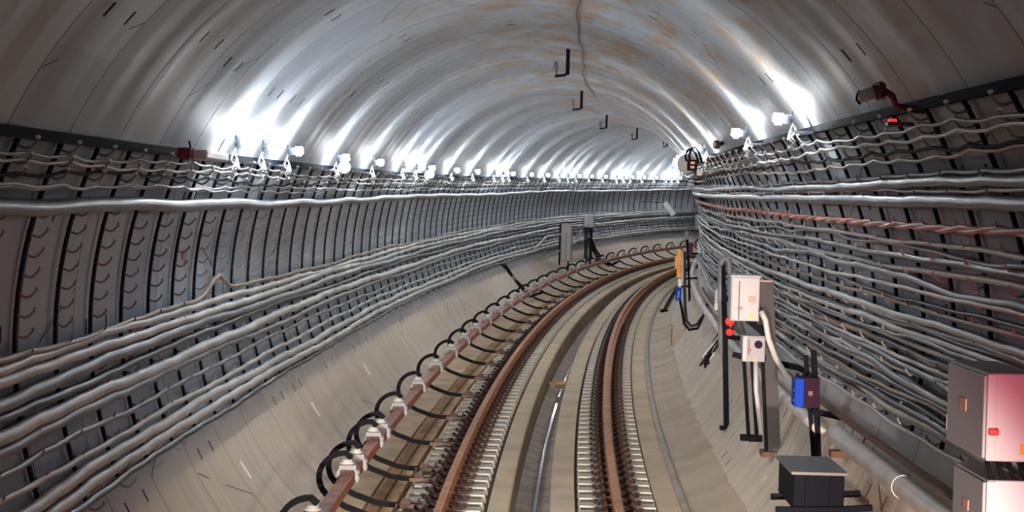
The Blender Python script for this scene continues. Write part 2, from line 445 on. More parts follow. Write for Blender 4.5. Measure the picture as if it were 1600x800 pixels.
# ------------------------------------------------------------------ contact rail with its C-shaped brackets
CU, CH = -1.60, 0.215
mb = MB(); mb.sweep([(CU-.055, CH-.055), (CU-.055, CH+.028), (CU-.045, CH+.036), (CU+.045, CH+.036), (CU+.055, CH+.028), (CU+.055, CH-.055), (CU+.03, CH-.065), (CU-.03, CH-.065)], 9.0, S_END, 0.5)
tag(mb.build('contact_rail', 'contact_rust'), 'red-brown contact rail carried above the ground by curved black brackets', 'rail')
def make_bracket():
    t = root('contact_rail_bracket', 0, 0, 0, '', 'bracket')
    c = V((CU, 0, CH))
    # C arm: foot by the running rail, low under the contact rail, up behind it and over its top
    pts = [V((-.98, 0, -.135)), V((-1.15, 0, -.13)), V((-1.30, 0, -.125)), V((-1.42, 0, -.11)), V((-1.52, 0, -.075)), V((-1.62, 0, -.04))]
    for a in range(235, 84, -12): pts.append(V((CU-.02+.235*math.cos(R_(a)), 0, CH-.0+.235*math.sin(R_(a))*0.92)))
    pts.append(V((CU+.03, 0, CH+.17)))
    mb = MB(); mb.ribbon(pts, 0.062, 0.046, V((0, 1, 0))); mb.build('arm', 'arm_steel', t)
    mb = MB(); mb.box((-1.08, 0, -.13), (0.30, 0.16, 0.035)); mb.box((-1.14, 0, -.095), (0.10, 0.12, 0.05), taper=0.7)
    mb.tube([(-1.02, .05, -.12), (-1.02, .05, -.07)], .014, 6); mb.tube([(-1.02, -.05, -.12), (-1.02, -.05, -.07)], .014, 6)
    mb.build('foot', 'arm_rust', t)
    mb = MB()
    for y in (-.055, .055):
        mb.ribbon([V((CU-.085, y, CH-.03)), V((CU-.085, y, CH+.05)), V((CU-.05, y, CH+.10)), V((CU+.05, y, CH+.10)), V((CU+.085, y, CH+.05)), V((CU+.085, y, CH-.03))], 0.028, 0.022, V((0, 1, 0)))
    mb.box((CU, 0, CH+.095), (0.15, 0.13, 0.04)); mb.box((CU-.075, 0, CH+.03), (.02, .10, .09)); mb.box((CU+.075, 0, CH+.03), (.02, .10, .09)); mb.tube([(CU+.09, -.08, CH+.02), (CU+.09, .08, CH+.02)], .014, 6); mb.tube([(CU-.09, -.08, CH+.02), (CU-.09, .08, CH+.02)], .014, 6)
    mb.build('clamp', 'clamp', t)
    mb = MB(); mb.tube([(CU-.01, 0, CH+.12), (CU-.01, 0, CH+.135), (CU-.01, 0, CH+.14), (CU-.01, 0, CH+.16)], [.065, .065, .045, .05], 10); mb.build('insulator', 'insulator', t, smooth=True)
    return t
bs = [13.0, 15.7, 18.43, 19.2, 20.97, 21.75, 23.95, 26.7, 29.6, 32.4, 34.95, 37.5, 40.1, 42.8, 45.6]
while bs[-1] < 97: bs.append(bs[-1]+2.65)
bp = make_bracket()
for i, s in enumerate(bs):
    o = bp if i == 0 else copy_tree(bp)
    put(o, s, 0, 0)
    o['group'] = 'brackets of the contact rail'; o['label'] = 'black C-shaped bracket with a pale clamp holding up the contact rail'
    if s in (18.43, 19.2):
        o['group'] = 'front pair of close-set contact rail brackets'; o['label'] = 'one of two close-set C-shaped brackets where the contact rail leaves the picture'
    if s in (20.97, 21.75):
        o['group'] = 'second pair of close-set contact rail brackets'; o['label'] = 'one of the second close-set pair of C-shaped brackets along the contact rail'

# ------------------------------------------------------------------ cable racks
def hook_mb(mb, deg, side, L_=0.13):
    """J hook standing off the wall at an angle; local frame = (right, forward, up)"""
    u, h = wuh(deg, 0.02)
    sg = 1 if side < 0 else -1
    r = 0.0075
    pts = [(u, 0, h+.01), (u+sg*.03, 0, h-.02), (u+sg*.065, 0, h-.032), (u+sg*(L_-.03), 0, h-.022), (u+sg*L_, 0, h+.012), (u+sg*L_, 0, h+.03)]
    mb.tube([V(p) for p in pts], r, 5)
    return V(pts[-1])
def make_rack(side, parts):
    degs_bar = (155.6, 203.0) if side < 0 else (31.6, -12.0)
    t = root('cable_rack', 0, 0, 0, '', 'cable rack') if parts else None
    n = 22
    pts = []
    for k in range(n+1):
        d = degs_bar[0]+(degs_bar[1]-degs_bar[0])*k/n
        u, h = wuh(d, 0.035); pts.append(V((u, 0, h)))
    mbb = MB(); mbb.ribbon(pts, 0.048, 0.02, V((0, 1, 0)))
    if side < 0: degs = [156.4, 158.2, 159.8]+[164.6+2.4*k for k in range(17)]
    else: degs = [30.6, 28.8, 27.0, 22.9, 20.4]+[16.8-2.3*k for k in range(13)]
    if parts:
        mbb.build('bar', 'rack_steel', t)
        for k, d in enumerate(degs):
            mb = MB(); tip = hook_mb(mb, d, side, 0.13 if k < 3 else 0.12); hk = mb.build('hook', 'hook_steel', t)
            if k < 3:
                m2 = MB(); m2.ball(tip, 0.016, 6, 4, (1, 2.2, 0.7)); m2.build('end_cap', 'cap_white', hk)
        return t
    mbb.cur = 1
    for k, d in enumerate(degs):
        mbb.cur = 1; tip = hook_mb(mbb, d, side, 0.13 if k < 3 else 0.12)
        if k < 3: mbb.cur = 2; mbb.ball(tip, 0.016, 6, 4, (1, 2.2, 0.7))
    return tag(mbb.build('cable_rack', ['rack_steel', 'hook_steel', 'cap_white']), '', 'cable rack')
for side, s_end, lab, grp in ((-1, 98, 'curved black rack strip with small hooks on the wall behind the contact rail', 'cable racks on the outer wall of the curve'),
                              (1, 56, 'curved black steel rack strip crossed by tangled thin cables on the wall with the cabinets', 'cable racks on the inner wall of the curve')):
    pn, pf = make_rack(side, True), make_rack(side, False); un = uf = False
    s = 6.9
    while s < s_end:
        if s < 34: o = copy_tree(pn) if un else pn; un = True
        else: o = copy_tree(pf) if uf else pf; uf = True
        put(o, s, 0, 0); o['label'] = lab; o['group'] = grp
        s += 1.05 if side < 0 else 1.02
# long angle irons over the racks
for side, d, s1, lab in ((-1, 155.3, 99, 'dark angle iron running above the racks behind the contact rail'), (1, 32.0, 58, 'dark angle iron running above the racks on the wall with the cabinets')):
    mb = MB(); a = wuh(d, 0.01); sg = 1 if side < 0 else -1
    mb.sweep([(a[0], a[1]-.03), (a[0]+sg*.0, a[1]+.03), (a[0]+sg*.02, a[1]+.03), (a[0]+sg*.02, a[1]-.02), (a[0]+sg*.07, a[1]-.02), (a[0]+sg*.07, a[1]-.04)], 5, s1, 0.6)
    tag(mb.build('angle_iron', 'rack_steel'), lab, 'angle iron')

# ------------------------------------------------------------------ cables
class Wander:
    def __init__(self, seed):
        r = random.Random(seed); self.w = [(r.uniform(.18, .5), r.uniform(0, 6.28), 1.0), (r.uniform(.7, 1.5), r.uniform(0, 6.28), .5), (r.uniform(2.0, 3.6), r.uniform(0, 6.28), .22)]
    def __call__(self, s): return sum(a*math.sin(f*s+p) for f, p, a in self.w)
def cable(deg, off, r, m, label, seed, s0=5, s1=98, amp=0.0, name='cable', group=None, n=8, step=0.3, sag=0.0, twist=None, spike=None, fade=None):
    mb = MB(); w1, w2 = Wander(seed), Wander(seed+99); pts = []
    sp = 1.05 if deg > 90 else 1.02
    s = s0
    while s <= s1:
        f = ((s-6.9)/sp) % 1.0
        d = deg+math.degrees((amp*w1(s)-(sag*4*f*(1-f)) if deg < 90 else -(amp*w1(s))+(sag*4*f*(1-f)))/RT)
        o = off+amp*0.35*w2(s)
        if spike:
            for c, wd, a in spike: d += a*math.exp(-((s-c)/wd)**2)
        o = max(o, r+.03)
        if twist:
            ph, rad = twist; d += math.degrees(rad*math.cos(s*4.5+ph)/RT); o += rad*math.sin(s*4.5+ph)
        pts.append(wp(s, d, o)); s += step
    mb.tube(pts, r, n)
    return tag(mb.build(name, m, smooth=True), label, 'cable', group)
cable(163.6, .11, .050, 'conduit_grey', 'thick grey conduit strapped at eye level to the racks behind the contact rail', 1, amp=.018, name='conduit', n=12)
LB = [(181.2, .022, 'cable_brown', 'thin brownish cable lying on top of the thick bundle, with an upward loop', dict(spike=[(19.3, .55, -3.4)])),
      (182.4, .030, 'cable_pale', 'pale cable at the top of the thick bundle behind the contact rail', {}),
      (183.9, .036, 'cable_pale', 'second pale cable from the top of the thick bundle', {}),
      (185.7, .042, 'cable_grey', 'thick grey cable under the two pale ones of the bundle', {}),
      (187.4, .030, 'cable_dark', 'dark cable in the middle of the thick bundle', {}),
      (189.6, .044, 'cable_pale', 'thickest pale cable, in the middle of the bundle, snaking gently', {}),
      (191.4, .034, 'cable_grey', 'grey cable directly under the thickest pale cable', {}),
      (193.9, .020, 'cable_grey', 'upper of the two thin cables below the thick bundle', {}),
      (196.6, .021, 'cable_pale', 'lower of the two thin cables below the thick bundle', {}),
      (198.9, .038, 'cable_pale', 'upper of the paired cables at the bottom of the racks', {}),
      (200.8, .038, 'cable_pale', 'lower of the paired cables at the bottom of the racks', {}),
      (202.2, .026, 'cable_dark', 'dark cable tucked under the lowest pair on the racks', {})]
for i, (d, r, m, lab, kw) in enumerate(LB):
    cable(d, .095+r*.6, r, m, lab, 20+i, amp=.016, sag=.012, **kw)
for i, d in enumerate((156.3, 157.4, 158.6, 159.8, 160.4)):
    cable(d, .12, .011, ('cable_grey', 'cable_pale', 'wire_black', 'cable_pale', 'cable_grey')[i], 'thin wavy wire among the lamp wiring above the racks behind the contact rail', 50+i, amp=.02, sag=.03, n=5, name='wire', group='lamp wires on the outer wall')
# inner-curve wall
cable(22.7, .10, .033, 'conduit_grey', 'upper of the two thick grey cables above the orange one', 70, s1=56, amp=.012, sag=.01)
cable(23.6, .09, .016, 'cable_grey', 'thin grey cable resting along the upper thick cable above the orange one', 71, s1=56, amp=.014, sag=.015)
cable(20.4, .11, .042, 'conduit_grey', 'lower and thicker of the two grey cables just above the orange one', 72, s1=56, amp=.008, sag=.008)
cable(21.7, .10, .012, 'cable_pale', 'thin pale wire lying over the lower thick grey cable', 73, s1=56, amp=.014, sag=.01, name='wire')
cable(17.0, .12, .017, 'cable_orange', 'bright strand of the twisted orange cable along the wall', 74, s1=56, amp=.008, sag=.01, twist=(0, .014))
cable(17.0, .12, .017, 'cable_orange', 'second strand of the twisted orange cable along the wall', 74, s1=56, amp=.008, sag=.01, twist=(3.14, .014))
for i, d in enumerate((30.3, 29.0, 27.6, 26.6)):
    cable(d, .12, .012, ('cable_grey', 'cable_pale', 'wire_black', 'cable_brown')[i], 'thin wavy wire along the top of the racks on the wall with the cabinets', 80+i, s1=56, amp=.02, sag=.03, n=5, name='wire', group='lamp wires on the inner wall')
rc = random.Random(8)
d = 14.6
i = 0
mm = ['cable_pale', 'cable_grey', 'cable_dark', 'cable_pale', 'cable_grey', 'cable_pale', 'cable_dark', 'cable_brown']
while d > -11.4:
    r = rc.choice((.014, .017, .02, .024))
    cable(d, .10+rc.uniform(-.02, .05), r, mm[i % 8], 'grey cable in the wavy tangle below the orange cable', 100+i, s1=56, amp=rc.uniform(.010, .030), sag=rc.uniform(.0, .010), group='tangled cables below the orange cable', n=6)
    d -= rc.uniform(1.1, 1.6) if d > 4 else rc.uniform(.6, .95); i += 1

# ------------------------------------------------------------------ lamps
def make_lamp(side):
    sg = 1 if side < 0 else -1
    t = root('wall_lamp', 0, 0, 0, '', 'lamp')
    # origin = point on the wall at the lamp's foot; local x away from the wall = sg
    z = .105 if side < 0 else .055
    mb = MB()
    mb.tube([(sg*.12, 0, -.05), (sg*.14, 0, z*.3), (sg*.17, 0, z-.02)], .011, 6); mb.box((sg*.10, 0, -.045), (.14, .06, .02)); mb.build('stem', 'paint_white', t)
    mb = MB(); mb.tube([(sg*.155, 0, z-.005), (sg*.165, 0, z-.005), (sg*.175, 0, z-.003), (sg*.228, 0, z)], [.018, .042, .044, .034], 10)
    mb.box((sg*.165, 0, z+.045), (.02, .02, .04)); mb.build('socket', 'socket', t, smooth=False)
    # compact bulb of coiled loops and a tip
    mb = MB(); pts = []
    for k in range(26):
        a = k/25*2*math.pi*2.6; x = .235+.075*k/25
        pts.append(V((sg*x, .037*math.cos(a), z+.037*math.sin(a))))
    mb.tube(pts, .0135, 5); mb.ball((sg*.272, 0, z), .028, 6, 4, (1.4, 1, 1)); mb.build('bulb', 'bulb', t, smooth=True)
    mb = MB()
    mb.tube([V(q) for q in ((sg*.165, 0, z-.03), (sg*.14, .05, .03), (sg*.16, .12, -.03), (sg*.18, .10, -.10), (sg*.15, .0, -.13), (sg*.18, -.10, -.09), (sg*.15, -.18, -.12), (sg*.18, -.12, -.17), (sg*.14, .02, -.19), (sg*.16, .14, -.16))], .008, 5)
    mb.tube([V((sg*.14, -.05, -.06)), V((sg*.18, .03, -.11)), V((sg*.14, .14, -.06)), V((sg*.17, .22, -.10))], .009, 5)
    mb.build('lamp_wire', 'wire_white', t, smooth=True)
    return t
LL = [18.1, 19.76, 21.56, 25.88, 29.98, 34.17, 36.23, 38.03, 42.78, 47.23, 52.03, 54.11, 55.63, 60.27, 64.41, 68.02, 70.12, 72.09, 75.06, 78.21, 81.18, 82.65, 83.95, 86.31, 88.65, 90.83, 91.86, 92.98, 96.0]
orders = {0: 'first and largest bare glowing bulb of the row above the contact rail side', 1: 'second glowing bulb of the long row, in the front group of three',
          2: 'third glowing bulb of the long row, in the front group of three', 3: 'glowing bulb beside the first white round floodlight', 4: 'fifth glowing bulb of the long row, standing alone with a looped white wire'}
lp = make_lamp(-1)
for i, s in enumerate(LL):
    o = lp if i == 0 else copy_tree(lp)
    u, h = wuh(155.0, 0.0); put(o, s, u, h)
    if i in orders: o['label'] = orders[i]
    else: o['label'] = 'small glowing bulb in the distant part of the long lamp row on the outer wall'; o['group'] = 'distant bulbs of the long lamp row'
lr = make_lamp(1)
for i, s in enumerate([16.95, 20.98, 28.3, 33.0, 37.2, 41.0, 44.4, 48.0, 52.0, 56.0, 60.5]):  # bulbs after the third are added, mostly out of sight, to brighten the floor
    o = lr if i == 0 else copy_tree(lr)
    u, h = wuh(32.6, 0.0); put(o, s, u, h)
    o['label'] = ['glowing bulb nearest the camera on the wall with the cabinets', 'second glowing bulb on the wall with the cabinets', 'third glowing bulb on the cabinet wall, beside the hanging black-strapped dish'][i] if i < 3 else 'added fill bulb beyond the hanging dish, mostly hidden by the curve of the wall'
    if i >= 3: o['group'] = 'added fill bulbs of the inner wall'
# round white floodlights / reflectors on the lamp row
def disc_lamp(s, deg, label, r=.085):
    t = root('round_light', s, *wuh(deg, 0.0), label, 'lamp')
    mb = MB(); mb.tube([(.08, 0, 0), (.17, -.02, .0)], .018, 8); mb.build('arm', 'paint_grey', t)
    mb = MB(); mb.tube([(.17, .06, 0), (.17, .04, 0), (.17, .0, 0), (.17, -.03, 0), (.17, -.045, 0), (.17, -.05, 0)], [.03, r*.7, r, r*1.02, r*.9, r*.3], 18); mb.build('dish', 'paint_white', t, smooth=True)
for s, lab in ((26.6, 'white round reflector hanging beside the fourth bulb of the long row'), (38.6, 'white round reflector among the second group of three bulbs')):
    disc_lamp(s, 155.0, lab)
for s, d, lab in ((63.7, 161.6, 'small white box hanging from the wires below the fourteenth bulb'), (73.0, 163.6, 'small pale oval fitting hung under the distant lamps'), (84.0, 161.0, 'small pale fitting hung below the last group of three bulbs')):
    t = root('small_fitting', s, *wuh(d, 0.0), lab, 'light fitting')
    mb = MB(); mb.box((.13, 0, 0), (.12, .20, .14), taper=.85); mb.build('case', 'paint_white', t, bevel=.02)
    mb = MB(); mb.tube([(.04, 0, .05), (.12, 0, .16), (.12, 0, .06)], .010, 6); mb.build('hanger', 'paint_grey', t)

# ------------------------------------------------------------------ crown hangers and the sagging wire
def make_hanger():
    t = root('crown_hanger', 0, 0, 0, '', 'hanger')
    mb = MB(); mb.box((.0, 0, -.165), (.05, .05, .35)); mb.box((-.018, 0, -.17), (.012, .09, .34))
    mb.ribbon([V((0, 0, -.30)), V((-.03, 0, -.345)), V((-.10, 0, -.352)), V((-.165, 0, -.36))], .05, .035, V((0, 1, 0)))
    mb.build('bar', 'steel_black', t)
    mb = MB(); mb.tube([(-.145, 0, -.335), (-.145, 0, -.29), (-.15, 0, -.285), (-.15, 0, -.25), (-.155, 0, -.245), (-.155, 0, -.20), (-.16, 0, -.17)], [.014, .014, .03, .034, .026, .03, .012], 10); mb.build('insulator', 'clamp', t, smooth=True)
    return t
hp = make_hanger()
HN = ['nearest and largest L-shaped black hanger under the crown', 'second L-shaped black hanger under the crown', 'third L-shaped black hanger under the crown, middle one of five', 'fourth small L-shaped hanger under the crown', 'fifth and smallest L-shaped hanger, far along the crown']
for i, (s, u) in enumerate(((27.4, .177), (39.2, .12), (52.2, .13), (64.9, .15), (79.0, -.35))):
    o = hp if i == 0 else copy_tree(hp)
    h = ZC+math.sqrt(RT**2-(u-XC)**2)
    put(o, s, u, h+.005); o['label'] = HN[i]
    o.scale = (1, 1, 1)
mb = MB(); pts = []
for k in range(90):
    s = 5+k*0.40
    u = .345-.002*max(0, s-24) + .03*math.sin(s*.5)+.012*math.sin(s*1.7); h = ZC+math.sqrt(RT**2-(u-XC)**2)
    pts.append(pt(s, u, h-.012-.01*abs(math.sin(s*.8))))
mb.tube(pts, .009, 5); tag(mb.build('wire', 'rust_bar', smooth=True), 'single thin brown wire strung along the crown past the first hanger', 'wire')

# ------------------------------------------------------------------ generic pieces for the equipment
def xbox(parent, name, m, u0, u1, h0, h1, y0, y1, bevel=.006):
    """box in the track frame of its parent (parent origin given as .org)"""
    U, H = parent['ou'], parent['oh']
    mb = MB(); mb.box(((u0+u1)/2-U, (y0+y1)/2, (h0+h1)/2-H), (u1-u0, y1-y0, h1-h0)); return mb.build(name, m, parent, bevel=bevel)
def xroot(name, s, u, h, label, cat, group=None):
    t = root(name, s, u, h, label, cat, group); t['ou'] = u; t['oh'] = h; return t
def xtube(parent, name, m, pts, r, n=8):
    U, H = parent['ou'], parent['oh']
    mb = MB(); mb.tube([V((a-U, y, h-H)) for a, y, h in pts], r, n); return mb.build(name, m, parent, smooth=True)
def xbar(parent, name, m, pts, w_, t_):
    U, H = parent['ou'], parent['oh']
    mb = MB(); mb.ribbon([V((a-U, y, h-H)) for a, y, h in pts], w_, t_, V((0, 1, 0))); return mb.build(name, m, parent)
def wall_u(h, off=0): return XC+math.sqrt((RT-off)**2-(h-ZC)**2)
def wall_ul(h, off=0): return XC-math.sqrt((RT-off)**2-(h-ZC)**2)

# slim black post with red indicators
t = xroot('indicator_post', 23.8, 2.10, .16, 'slim black post with two red indicator lamps in front of the tangled cables', 'post')
xbar(t, 'post', 'steel_black', [(2.115, 0, .17), (2.07, 0, 1.2), (2.02, 0, 2.0)], .06, .06)
xtube(t, 'hood', 'rubber_grey', [(2.03, 0, 1.0), (2.0, 0, 1.95), (2.01, 0, 2.04), (2.05, 0, 2.075), (2.09, 0, 2.04), (2.10, 0, 1.95), (2.13, .05, 1.6), (2.3, .25, 1.2)], .032)
for hh, r in ((1.365, .052), (1.245, .040)):
    U, H = t['ou'], t['oh']
    mb = MB(); mb.tube([(2.115-U, -.02, hh-H), (2.115-U, -.05, hh-H), (2.115-U, -.10, hh-H), (2.115-U, -.115, hh-H)], [r*.7, r, r*.95, r*.4], 12); mb.build('red_lamp', 'red_glow', t, smooth=True)
    mb = MB(); mb.box((2.115-U, 0, hh-H), (.09, .05, .10)); mb.build('lamp_box', 'steel_black', t)
xbox(t, 'foot_plate', 'steel_black', 2.04, 2.2, .14, .18, -.08, .08)
xbar(t, 'wall_brace', 'steel_black', [(2.10, 0, 1.19), (2.3, 0, 1.17), (wall_u(1.15)-.02, 0, 1.15)], .06, .05)
t = xroot('junction_box', 24.0, 2.0, 1.49, 'small grey junction box fixed beside the slim black indicator post', 'box')
xbox(t, 'case', 'paint_grey', 1.95, 2.06, 1.53, 1.71, -.12, .02); xbox(t, 'lid', 'paint_white', 1.945, 2.02, 1.48, 1.56, -.14, -.06); xbox(t, 'bracket', 'steel_black', 2.05, 2.10, 1.58, 1.64, -.1, .0)
# wide post with cabinets
t = xroot('wide_post', 19.6, 2.2, .40, 'wide dark steel post standing on the wall foot and carrying white cabinets', 'post')
xbar(t, 'upright', 'steel_grey', [(2.235, 0, .42), (2.16, 0, 1.4), (2.115, 0, 1.99)], .14, .13)
xbar(t, 'flange', 'steel_black', [(2.165, -.075, .42), (2.10, -.075, 1.35)], .02, .035)
xbox(t, 'cap', 'salmon', 2.045, 2.18, 1.985, 2.0, -.075, .075); xbox(t, 'foot_plate', 'rust_bar', 2.12, 2.36, .37, .42, -.12, .14)
xbar(t, 'wall_arm', 'steel_black', [(2.2, .1, 1.24), (2.45, .1, 1.19), (wall_u(1.16)-.02, .1, 1.15)], .07, .055)
for k, (y) in enumerate((.45, .62)):
    q = xroot('slim_post', 19.6+1.0+y*.3, 2.17+.02*k, .45, 'slim black post standing just behind the wide dark post', 'post', 'twin slim posts behind the wide post')
    xbar(q, 'upright', 'steel_black', [(2.185-.075*k, y*0, .42), (2.11-.075*k, 0, 1.26)], .035, .035); xbox(q, 'foot_plate', 'steel_black', 2.10-.07*k, 2.24-.07*k, .37, .43, -.05, .05)
def cabinet(s, u0, u1, h0, h1, y0, y1, label, body='paint_white', big=True, name='cabinet'):
    t = xroot(name, s, (u0+u1)/2, h0, label, 'cabinet')
    xbox(t, 'body', body, u0, u1, h0, h1, y0+.012, y1, .008)
    return t
t = cabinet(19.4, 1.775, 2.035, 1.635, 2.04, -.17, .17, 'larger white electrical cabinet at the top of the wide post')
xbox(t, 'front_panel', 'paint_white', 1.785, 2.025, 1.645, 2.03, -.178, -.158, .004); xbox(t, 'door_seal', 'seal_dark', 1.842, 1.852, 1.65, 2.0, -.184, -.174, 0)
xbox(t, 'latch', 'red', 1.835, 1.875, 1.745, 1.765, -.195, -.178, .004); xbox(t, 'latch_plate', 'salmon', 1.935, 1.995, 1.81, 1.86, -.20, -.178, .006); xbox(t, 'warning_label', 'yellow', 1.945, 1.975, 1.66, 1.70, -.183, -.176, 0)
xbox(t, 'top_lip', 'paint_white', 1.765, 2.045, 2.035, 2.05, -.185, .18, .004)
xbar(t, 'mount', 'steel_black', [(1.95, 0, 1.64), (2.05, 0, 1.56), (2.12, 0, 1.5)], .08, .06)
t = cabinet(19.4, 1.895, 2.10, 1.265, 1.50, -.15, .12, 'smaller white electrical cabinet with a dark round knob, below the larger one')
xbox(t, 'front_panel', 'paint_grey', 1.935, 2.09, 1.275, 1.49, -.158, -.138, .004); xbox(t, 'door_seal', 'seal_dark', 1.945, 1.955, 1.33, 1.47, -.165, -.155, 0)
xbox(t, 'latch', 'red', 1.94, 1.97, 1.36, 1.385, -.175, -.158, .004); xbox(t, 'warning_label', 'salmon', 1.99, 2.03, 1.275, 1.30, -.163, -.156, 0)
U, H = t['ou'], t['oh']; mb = MB(); mb.tube([(2.035-U, -.15, 1.425-H), (2.035-U, -.19, 1.425-H), (2.035-U, -.2, 1.425-H)], [.036, .036, .028], 14); mb.build('knob', 'purple', t)
xtube(t, 'conduit', 'paint_white', [(2.03, 0, 1.265), (2.04, 0, 1.0), (2.10, 0, .6)], .022); xbar(t, 'mount', 'steel_black', [(1.82, 0, 1.32), (1.9, 0, 1.30), (2.12, 0, 1.28)], .06, .05)
t = xroot('cable', 19.2, 2.05, 1.6, 'pale hose curving from the larger cabinet down to the tangled cables', 'cable')
xtube(t, 'hose', 'cable_pale', [(2.03, -.18, 1.74), (2.07, -.2, 1.66), (2.10, -.2, 1.5), (2.17, -.15, 1.33), (2.28, -.05, 1.17), (2.40, .1, 1.06), (2.52, .3, 1.0), (2.56, .7, .98)], .026, 10)
t = xroot('cable_coil', 25.5, 2.1, .9, 'dangling bundle of short black cable ends behind the slim indicator post', 'cable')
rb = random.Random(4)
for k in range(6):
    a = rb.uniform(-.05, .05)
    xtube(t, 'strand', 'wire_black' if k % 3 else 'cable_pale', [(2.25+a, 0, 1.3), (2.17+a, rb.uniform(-.1, .1), 1.15), (2.08+a, rb.uniform(-.1, .1), 1.0), (1.99+a+rb.uniform(-.05, .05), rb.uniform(-.1, .1), .85), (1.96+a+rb.uniform(-.06, .06), 0, .72+rb.uniform(-.04, .08))], .013, 6)
# blue box on its pole
t = xroot('switch_post', 17.2, 2.32, .60, 'black post with a cross arm near the long white pipe, carrying the blue box', 'post')
xbar(t, 'upright', 'steel_black', [(2.355, 0, .60), (2.32, 0, 1.1), (2.285, 0, 1.53)], .045, .045); xbar(t, 'second_upright', 'steel_black', [(2.33, .1, .60), (2.235, .1, 1.48)], .035, .035)
xbar(t, 'wall_arm', 'steel_black', [(2.28, -.05, 1.04), (2.45, -.05, 1.01), (2.66, -.05, .96)], .06, .05); xbox(t, 'foot_plate', 'steel_black', 2.27, 2.45, .56, .62, -.08, .12)
t = xroot('switch_box', 17.1, 2.2, 1.08, 'blue-fronted switch box with a dark side on the black post', 'box')
xbox(t, 'body', 'purple', 2.17, 2.315, 1.08, 1.32, -.12, .10); xbox(t, 'door', 'blue', 2.115, 2.19, 1.085, 1.315, -.13, .11, .008); xbox(t, 'lug', 'blue', 2.10, 2.12, 1.21, 1.23, -.13, -.10, .003)
xbox(t, 'lug', 'blue', 2.10, 2.12, 1.13, 1.15, -.13, -.10, .003)
xbox(t, 'warning_mark', 'maroon', 2.225, 2.26, 1.18, 1.215, -.126, -.119, 0)
for hx in (2.15, 2.20, 2.25): xtube(t, 'gland', 'wire_black', [(hx, 0, 1.32), (hx, 0, 1.35)], .014)
# black transformer box on brackets
t = xroot('transformer_box', 14.5, 1.95, .63, 'large black steel box with a grey lid on a bracket by the wall foot', 'box')
xbox(t, 'body', 'steel_black', 1.82, 2.17, .62, .865, -.02, .85, .01)
xbox(t, 'lid', 'lid_grey', 1.80, 2.19, .862, .885, -.05, .90, .006)
for y in (-.03,): xbox(t, 'front_rib', 'steel_black', 1.90, 1.92, .63, .84, y-.012, y+.005, .002)
xbox(t, 'front_rib', 'steel_black', 2.07, 2.09, .63, .84, -.042, -.025, .002)
xbar(t, 'support_bar', 'steel_black', [(1.70, -.05, .62), (2.1, -.05, .63), (2.36, -.05, .65)], .05, .04); xbar(t, 'support_bar', 'steel_black', [(1.74, .6, .62), (2.1, .6, .64), (wall_u(.68)-.02, .6, .66)], .05, .04)
for k in range(5): xtube(t, 'cable_tail', 'wire_black', [(1.90+k*.06, .1, .62), (1.91+k*.06, .1, .5), (1.98+k*.06, .2, .38+.02*k)], .012, 6)
xbar(t, 'leg', 'steel_black', [(1.76, .0, .62), (1.98, .1, .15)], .05, .04)
# pink-lit big cabinets in front on the cable wall
def big_cab(s, u0, u1, h0, h1, L_, label, low):
    t = xroot('wall_cabinet', s, (u0+u1)/2, h0, label, 'cabinet')
    xbox(t, 'body', 'paint_white', u0+.015, u1, h0, h1, 0, L_, .01)
    xbox(t, 'door', 'paint_grey', u0, u0+.018, h0+.012, h1-.012, .02, L_-.02, .006)
    xbox(t, 'end_strip', 'paint_white', u0+.012, u0+.055, h0+.005, h1-.005, -.01, .004, .003)
    xbox(t, 'warning_label', 'salmon', u0-.004, u0+.002, h0+(h1-h0)*.48, h0+(h1-h0)*.62, L_*.45, L_*.62, 0)
    xbox(t, 'latch', 'red', u0+.018, u0+.068, h0+(h1-h0)*.30, h0+(h1-h0)*.38, -.03, -.008, .008)
    if not low:
        xbox(t, 'warning_label', 'orange', u0+.175, u0+.215, h0+.035, h0+.085, -.006, .003, 0)
        U, H = t['ou'], t['oh']; mb = MB(); mb.tube([(u0+.245-U, .0, h0+.24-H), (u0+.245-U, -.05, h0+.24-H), (u0+.245-U, -.055, h0+.24-H)], [.04, .04, .03], 14); mb.build('knob', 'purple', t)
        xtube(t, 'hinge_pin', 'paint_grey', [(u0+.004, L_-.03, h0+.06), (u0+.004, L_-.03, h0+.14)], .008, 6)
    for k in range(4 if not low else 2):
        xtube(t, 'cable_tail', 'wire_black', [(u0+.05+k*.05, .15, h0+.01), (u0+.06+k*.055, .1, h0-.08), (u0+.12+k*.055, .05, h0-.16), (u0+.26+k*.04, .1, h0-.20)], .013, 6)
    xbar(t, 'mount', 'steel_black', [(u1-.02, L_*.5, (h0+h1)/2), (wall_u((h0+h1)/2)-.01, L_*.5, (h0+h1)/2)], .08, .05)
    return t
big_cab(10.0, 2.12, 2.38, 1.52, 1.94, .86, 'large pale cabinet tinted pink by red light, biggest box on the cable wall', False)
big_cab(10.0, 2.13, 2.34, 1.06, 1.43, .70, 'second pink-tinted cabinet below the biggest one, cut by the frame', True)
